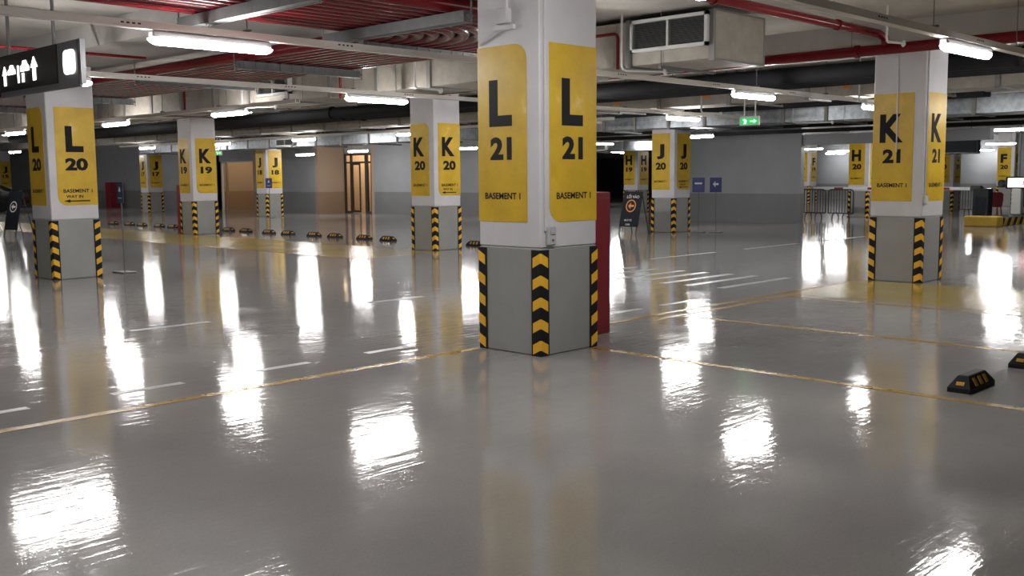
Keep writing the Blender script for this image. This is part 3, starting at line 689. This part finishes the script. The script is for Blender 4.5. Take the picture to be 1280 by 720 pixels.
# ------------------------------------------------------------------ glazed lobby door, passage door
DX = 29.72
d1 = MB().box(DX, DX + .06, 37.9, 40.0, 2.33, 2.41).build('door_1', 'bronze', kind='structure')
for a, b in ((39.9, 40.0), (39.42, 39.54), (38.22, 38.42), (37.9, 37.97)): MB().box(DX - .01, DX + .07, a, b, 0, 2.70).build('door_post', 'bronze', d1)
MB().box(DX - .01, DX + .07, 37.9, 40.0, 2.70, 2.78).build('door_head', 'bronze', d1)
for a, b in ((39.54, 39.9), (37.97, 38.22)):
    MB().box(DX - .01, DX + .07, a, b, 0.0, .08).build('door_sill', 'bronze', d1); MB().box(DX + .02, DX + .03, a, b, .08, 2.33).build('pane', 'glass', d1)
for a, b in ((39.54, 39.9), (38.42, 39.42), (37.97, 38.22)): MB().box(DX + .02, DX + .03, a, b, 2.41, 2.70).build('pane', 'glass', d1)
for a, b in ((39.34, 39.42), (38.8, 38.86)): MB().box(DX, DX + .05, a, b, 0.02, 2.33).build('door_stile', 'bronze', d1)
MB().box(DX, DX + .05, 38.86, 39.34, 2.25, 2.33).build('door_rail', 'bronze', d1); MB().box(DX, DX + .05, 38.86, 39.34, 0.02, .12).build('door_rail', 'bronze', d1)
MB().box(DX + .02, DX + .03, 38.86, 39.34, .12, 2.25).build('pane', 'glass', d1)
d2 = MB().box(32.3, 32.39, 38.7, 39.9, 0.0, 2.3).build('door_2', 'wood', kind='structure')
MB().box(32.25, 32.3, 38.78, 38.85, 1.0, 1.2).build('door_handle', 'hgr', d2)
d3 = MB().box(28.3, 28.4, 45.62, 45.75, 0.0, 2.55).build('door_3', 'alu', kind='structure')
MB().box(28.3, 28.4, 48.3, 48.42, 0.0, 2.55).build('door_post', 'tanlow', d3); MB().box(28.3, 28.4, 48.78, 48.9, 0.0, 2.55).build('door_post', 'alu', d3)
MB().box(28.3, 28.4, 45.62, 48.9, 2.49, 2.55).build('door_head', 'alu', d3)
def downlight(label, loc, Rr=.16):
    t = thing('downlight', label, 'light', loc, 0, 'warm downlights')
    MB().tube([(0, 0, 0), (0, 0, -.05)], Rr, 16).build('rim', 'alu', t, True)
    MB().tube([(0, 0, -.05), (0, 0, -.056)], Rr * .85, 16).build('lens', 'warm', t)
downlight('warm round downlight inside the glazed lobby', (31.0, 39.0, ZC), .27)
downlight('warm round downlight inside the tan passage', (29.4, 47.0, ZC), .16)
downlight('added warm light for the tan wall before the glazed lobby door', (28.9, 39.0, ZC), .04)  # extra warm light, put here to brighten the tan return wall

# ------------------------------------------------------------------ far right: barriers, boom gate, island, screen
def barrier(label, loc, rz, wd=1.75, h=1.08):
    t = thing('crowd_barrier', label, 'barrier', loc, rz, 'black crowd barriers')
    MB().tube([(0, 0, .22), (0, 0, h - .1), (0, .03, h - .03), (0, .1, h), (0, wd - .1, h), (0, wd - .03, h - .03), (0, wd, h - .1), (0, wd, .22), (0, 0, .22)], .028, 6).build('frame', 'steel', t, True)
    n = 9; bm = None
    for k in range(1, n):
        if bm is None: bo = MB().tube([(0, 0, .22), (0, 0, h - .01)], .014, 5).build('bar', 'steel', t); bm = bo.data
        else: bo = link('bar', bm, 'steel', t)
        bo.location = (0, wd * k / n, 0)
    for y in (.28, wd - .28):
        MB().tube([(-.26, y, 0), (-.24, y, .12), (-.16, y, .2), (0, y, .23), (.16, y, .2), (.24, y, .12), (.26, y, 0)], .02, 6).build('foot', 'steel', t, True)
    return t
b1 = barrier('black crowd barrier standing next to column H 20', (35.3, 17.02, 0), 0, .97)
dup(b1, (35.3, 18.10, 0), 0, 'black crowd barrier standing beside the end of the grey core wall')
dup(b1, (41.5, 14.6, 0), 0, 'black crowd barrier behind the boom gate arm')
t = thing('boom_gate', 'boom gate with white arm and dark cabinet beyond column K 21', 'gate', (36.0, 12.75, 0), 0)
cab = MB().bbox(-.2, .2, -.26, .26, 0, 1.12, .012).build('cabinet', 'signblk', t)
MB().box(-.215, -.2, -.16, .16, .15, .85).build('cabinet_door', 'board', cab)
am = MB().bbox(-.05, .05, .1, 6.2, 1.06, 1.17, .01).build('arm', 'alu', t)
for k in range(4): MB().box(-.056, -.05, 1.1 + k * 1.3, 1.45 + k * 1.3, 1.075, 1.155).build('red_stripe', 'redcab', am)
MB().bbox(-.1, .1, .05, .4, 1.03, 1.22, .02).build('arm_bracket', 'steel', t)
t = thing('kerb_island', 'yellow kerb island with black and yellow stripes by the boom gate', 'kerb', (32.6, 11.15, 0), 0)
MB().bbox(0, .55, -.05, .95, 0, .32, .03).build('kerb_end', 'yblock', t)
MB().bbox(.55, 9.0, 0, .9, 0, .26, .02).build('kerb_body', 'rubber', t)
sm = None
for k in range(14):
    x = .7 + k * .56
    MB().prism([(x, 0.01), (x + .26, .01), (x + .46, .25), (x + .2, .25)], lambda u, v, q: (u, -q, v), 0, .008).build('yellow_stripe', 'yblock', t)
t = thing('ticket_booth', 'grey ticket booth column with lit white screen beyond the kerb island', 'booth', (36.25, 11.72, .265), 0)
MB().bbox(-.15, .15, -.15, .15, 0, .86, .02).build('pedestal', 'plastic', t)
MB().tube([(0, 0, .86), (0, 0, 3.62)], .05, 8).build('pole', 'hgr', t, True)
sb = MB().bbox(-.14, 0.06, -.55, .36, .85, 1.25, .02).build('screen_housing', 'signblk', t)
MB().box(-.15, -.14, -.50, .28, .90, 1.20).build('screen', 'led', sb)
text_on(lambda u, v, q: (-.15 - q, .28 - u, v), '8',   .46, .62, .96, 1.12, .004, 'red_figure', 'ledred', sb, .01)
MB().tube([(-.14, .40, 1.02), (-.26, .48, 1.02)], .13, 10).build('camera_hood', 'signblk', t, True)
t = thing('overhead_board', 'black overhead message board hanging beside column K 21 in the distance', 'board', (36.5, 13.1, 2.3), 0)
MB().bbox(-.1, .1, 0, 1.9, 0, .56, .02).build('housing', 'signblk', t)
MB().box(-.112, -.1, .06, 1.84, .06, .5).build('dark_display', 'board', t)
for y in (.3, 1.6): MB().tube([(0, y, .56), (0, y, ZC - 2.3)], .02, 6).build('hanger_tube', 'rod', t)
def armchair(label, loc, rz, m):
    t = thing('plastic_chair', label, 'chair', loc, rz, 'chairs at the gate')
    MB().bbox(-.24, .24, -.22, .22, .42, .46, .012).build('seat', m, t)
    MB().loft([[(-.24, .2, .46), (.24, .2, .46), (.24, .235, .46), (-.24, .235, .46)], [(-.25, .28, .88), (.25, .28, .88), (.25, .31, .88), (-.25, .31, .88)], [(-.16, .3, .96), (.16, .3, .96), (.16, .325, .96), (-.16, .325, .96)]]).build('backrest', m, t)
    for sx in (-1, 1):
        for sy in (-1, 1): MB().tube([(sx * .2, sy * .19, .43), (sx * .25, sy * .24, 0)], .022, 6).build('leg', m, t)
        MB().tube([(sx * .25, .26, .68), (sx * .27, -.1, .67), (sx * .25, -.2, .62), (sx * .22, -.2, .44)], .022, 6).build('armrest', m, t)
    return t
armchair('maroon armchair standing behind the boom gate cabinet', (38.6, 13.3, 0), 2.2, 'maroon')
armchair('black armchair standing behind the kerb island', (39.7, 12.75, 0), 1.9, 'blackpipe')

# dark panel added over the far wall, standing in for the dark depth
sh = MB().box(63.9, 63.99, 38.0, 62.0, 0, 3.0).build('dark_depth_panel', 'dark_depth', kind='structure')

# ------------------------------------------------------------------ parked black car far left
t = thing('parked_car', 'black car parked in the dark far bay beyond column L 20', 'car', (19.6, 58.6, 0), -0.75)
prof = [(-2.2, .30), (-2.25, .62), (-2.1, .86), (-1.75, .93), (-.95, .97), (-.35, 1.36), (.75, 1.42), (1.5, 1.08), (2.1, .98), (2.22, .6), (2.15, .28)]
rings = [[(x, y, z if z < .99 else z + dz, ) for x, z in prof] for y, dz in ((-.80, -.02), (-.86, 0), (-.60, 0), (.60, 0), (.86, 0), (.80, -.02))]
rings = []
for y, s_ in ((-.88, .96), (-.84, 1.0), (.84, 1.0), (.88, .96)): rings.append([(x * s_, y * (0.80 if z > 1.2 else 1.0), z) for x, z in prof])
MB().loft(rings).build('body', 'carpaint', t, True)
for sx in (-1.35, 1.4):
    for sy in (-1, 1): MB().tube([(sx, sy * .72, .32), (sx, sy * .90, .32)], .32, 16).build('wheel', 'rubber', t, True)
MB().loft([[(-.90, -.66, 1.0), (-.40, -.58, 1.33), (-.40, .58, 1.33), (-.90, .66, 1.0)], [(-.93, -.66, 1.01), (-.43, -.58, 1.345), (-.43, .58, 1.345), (-.93, .66, 1.01)]]).build('windscreen', 'glassdk', t)
for sy in (-1, 1): MB().bbox(-2.2, -2.0, sy * .62 - .16, sy * .62 + .16, .66, .80, .03).build('headlamp', 'alu', t)
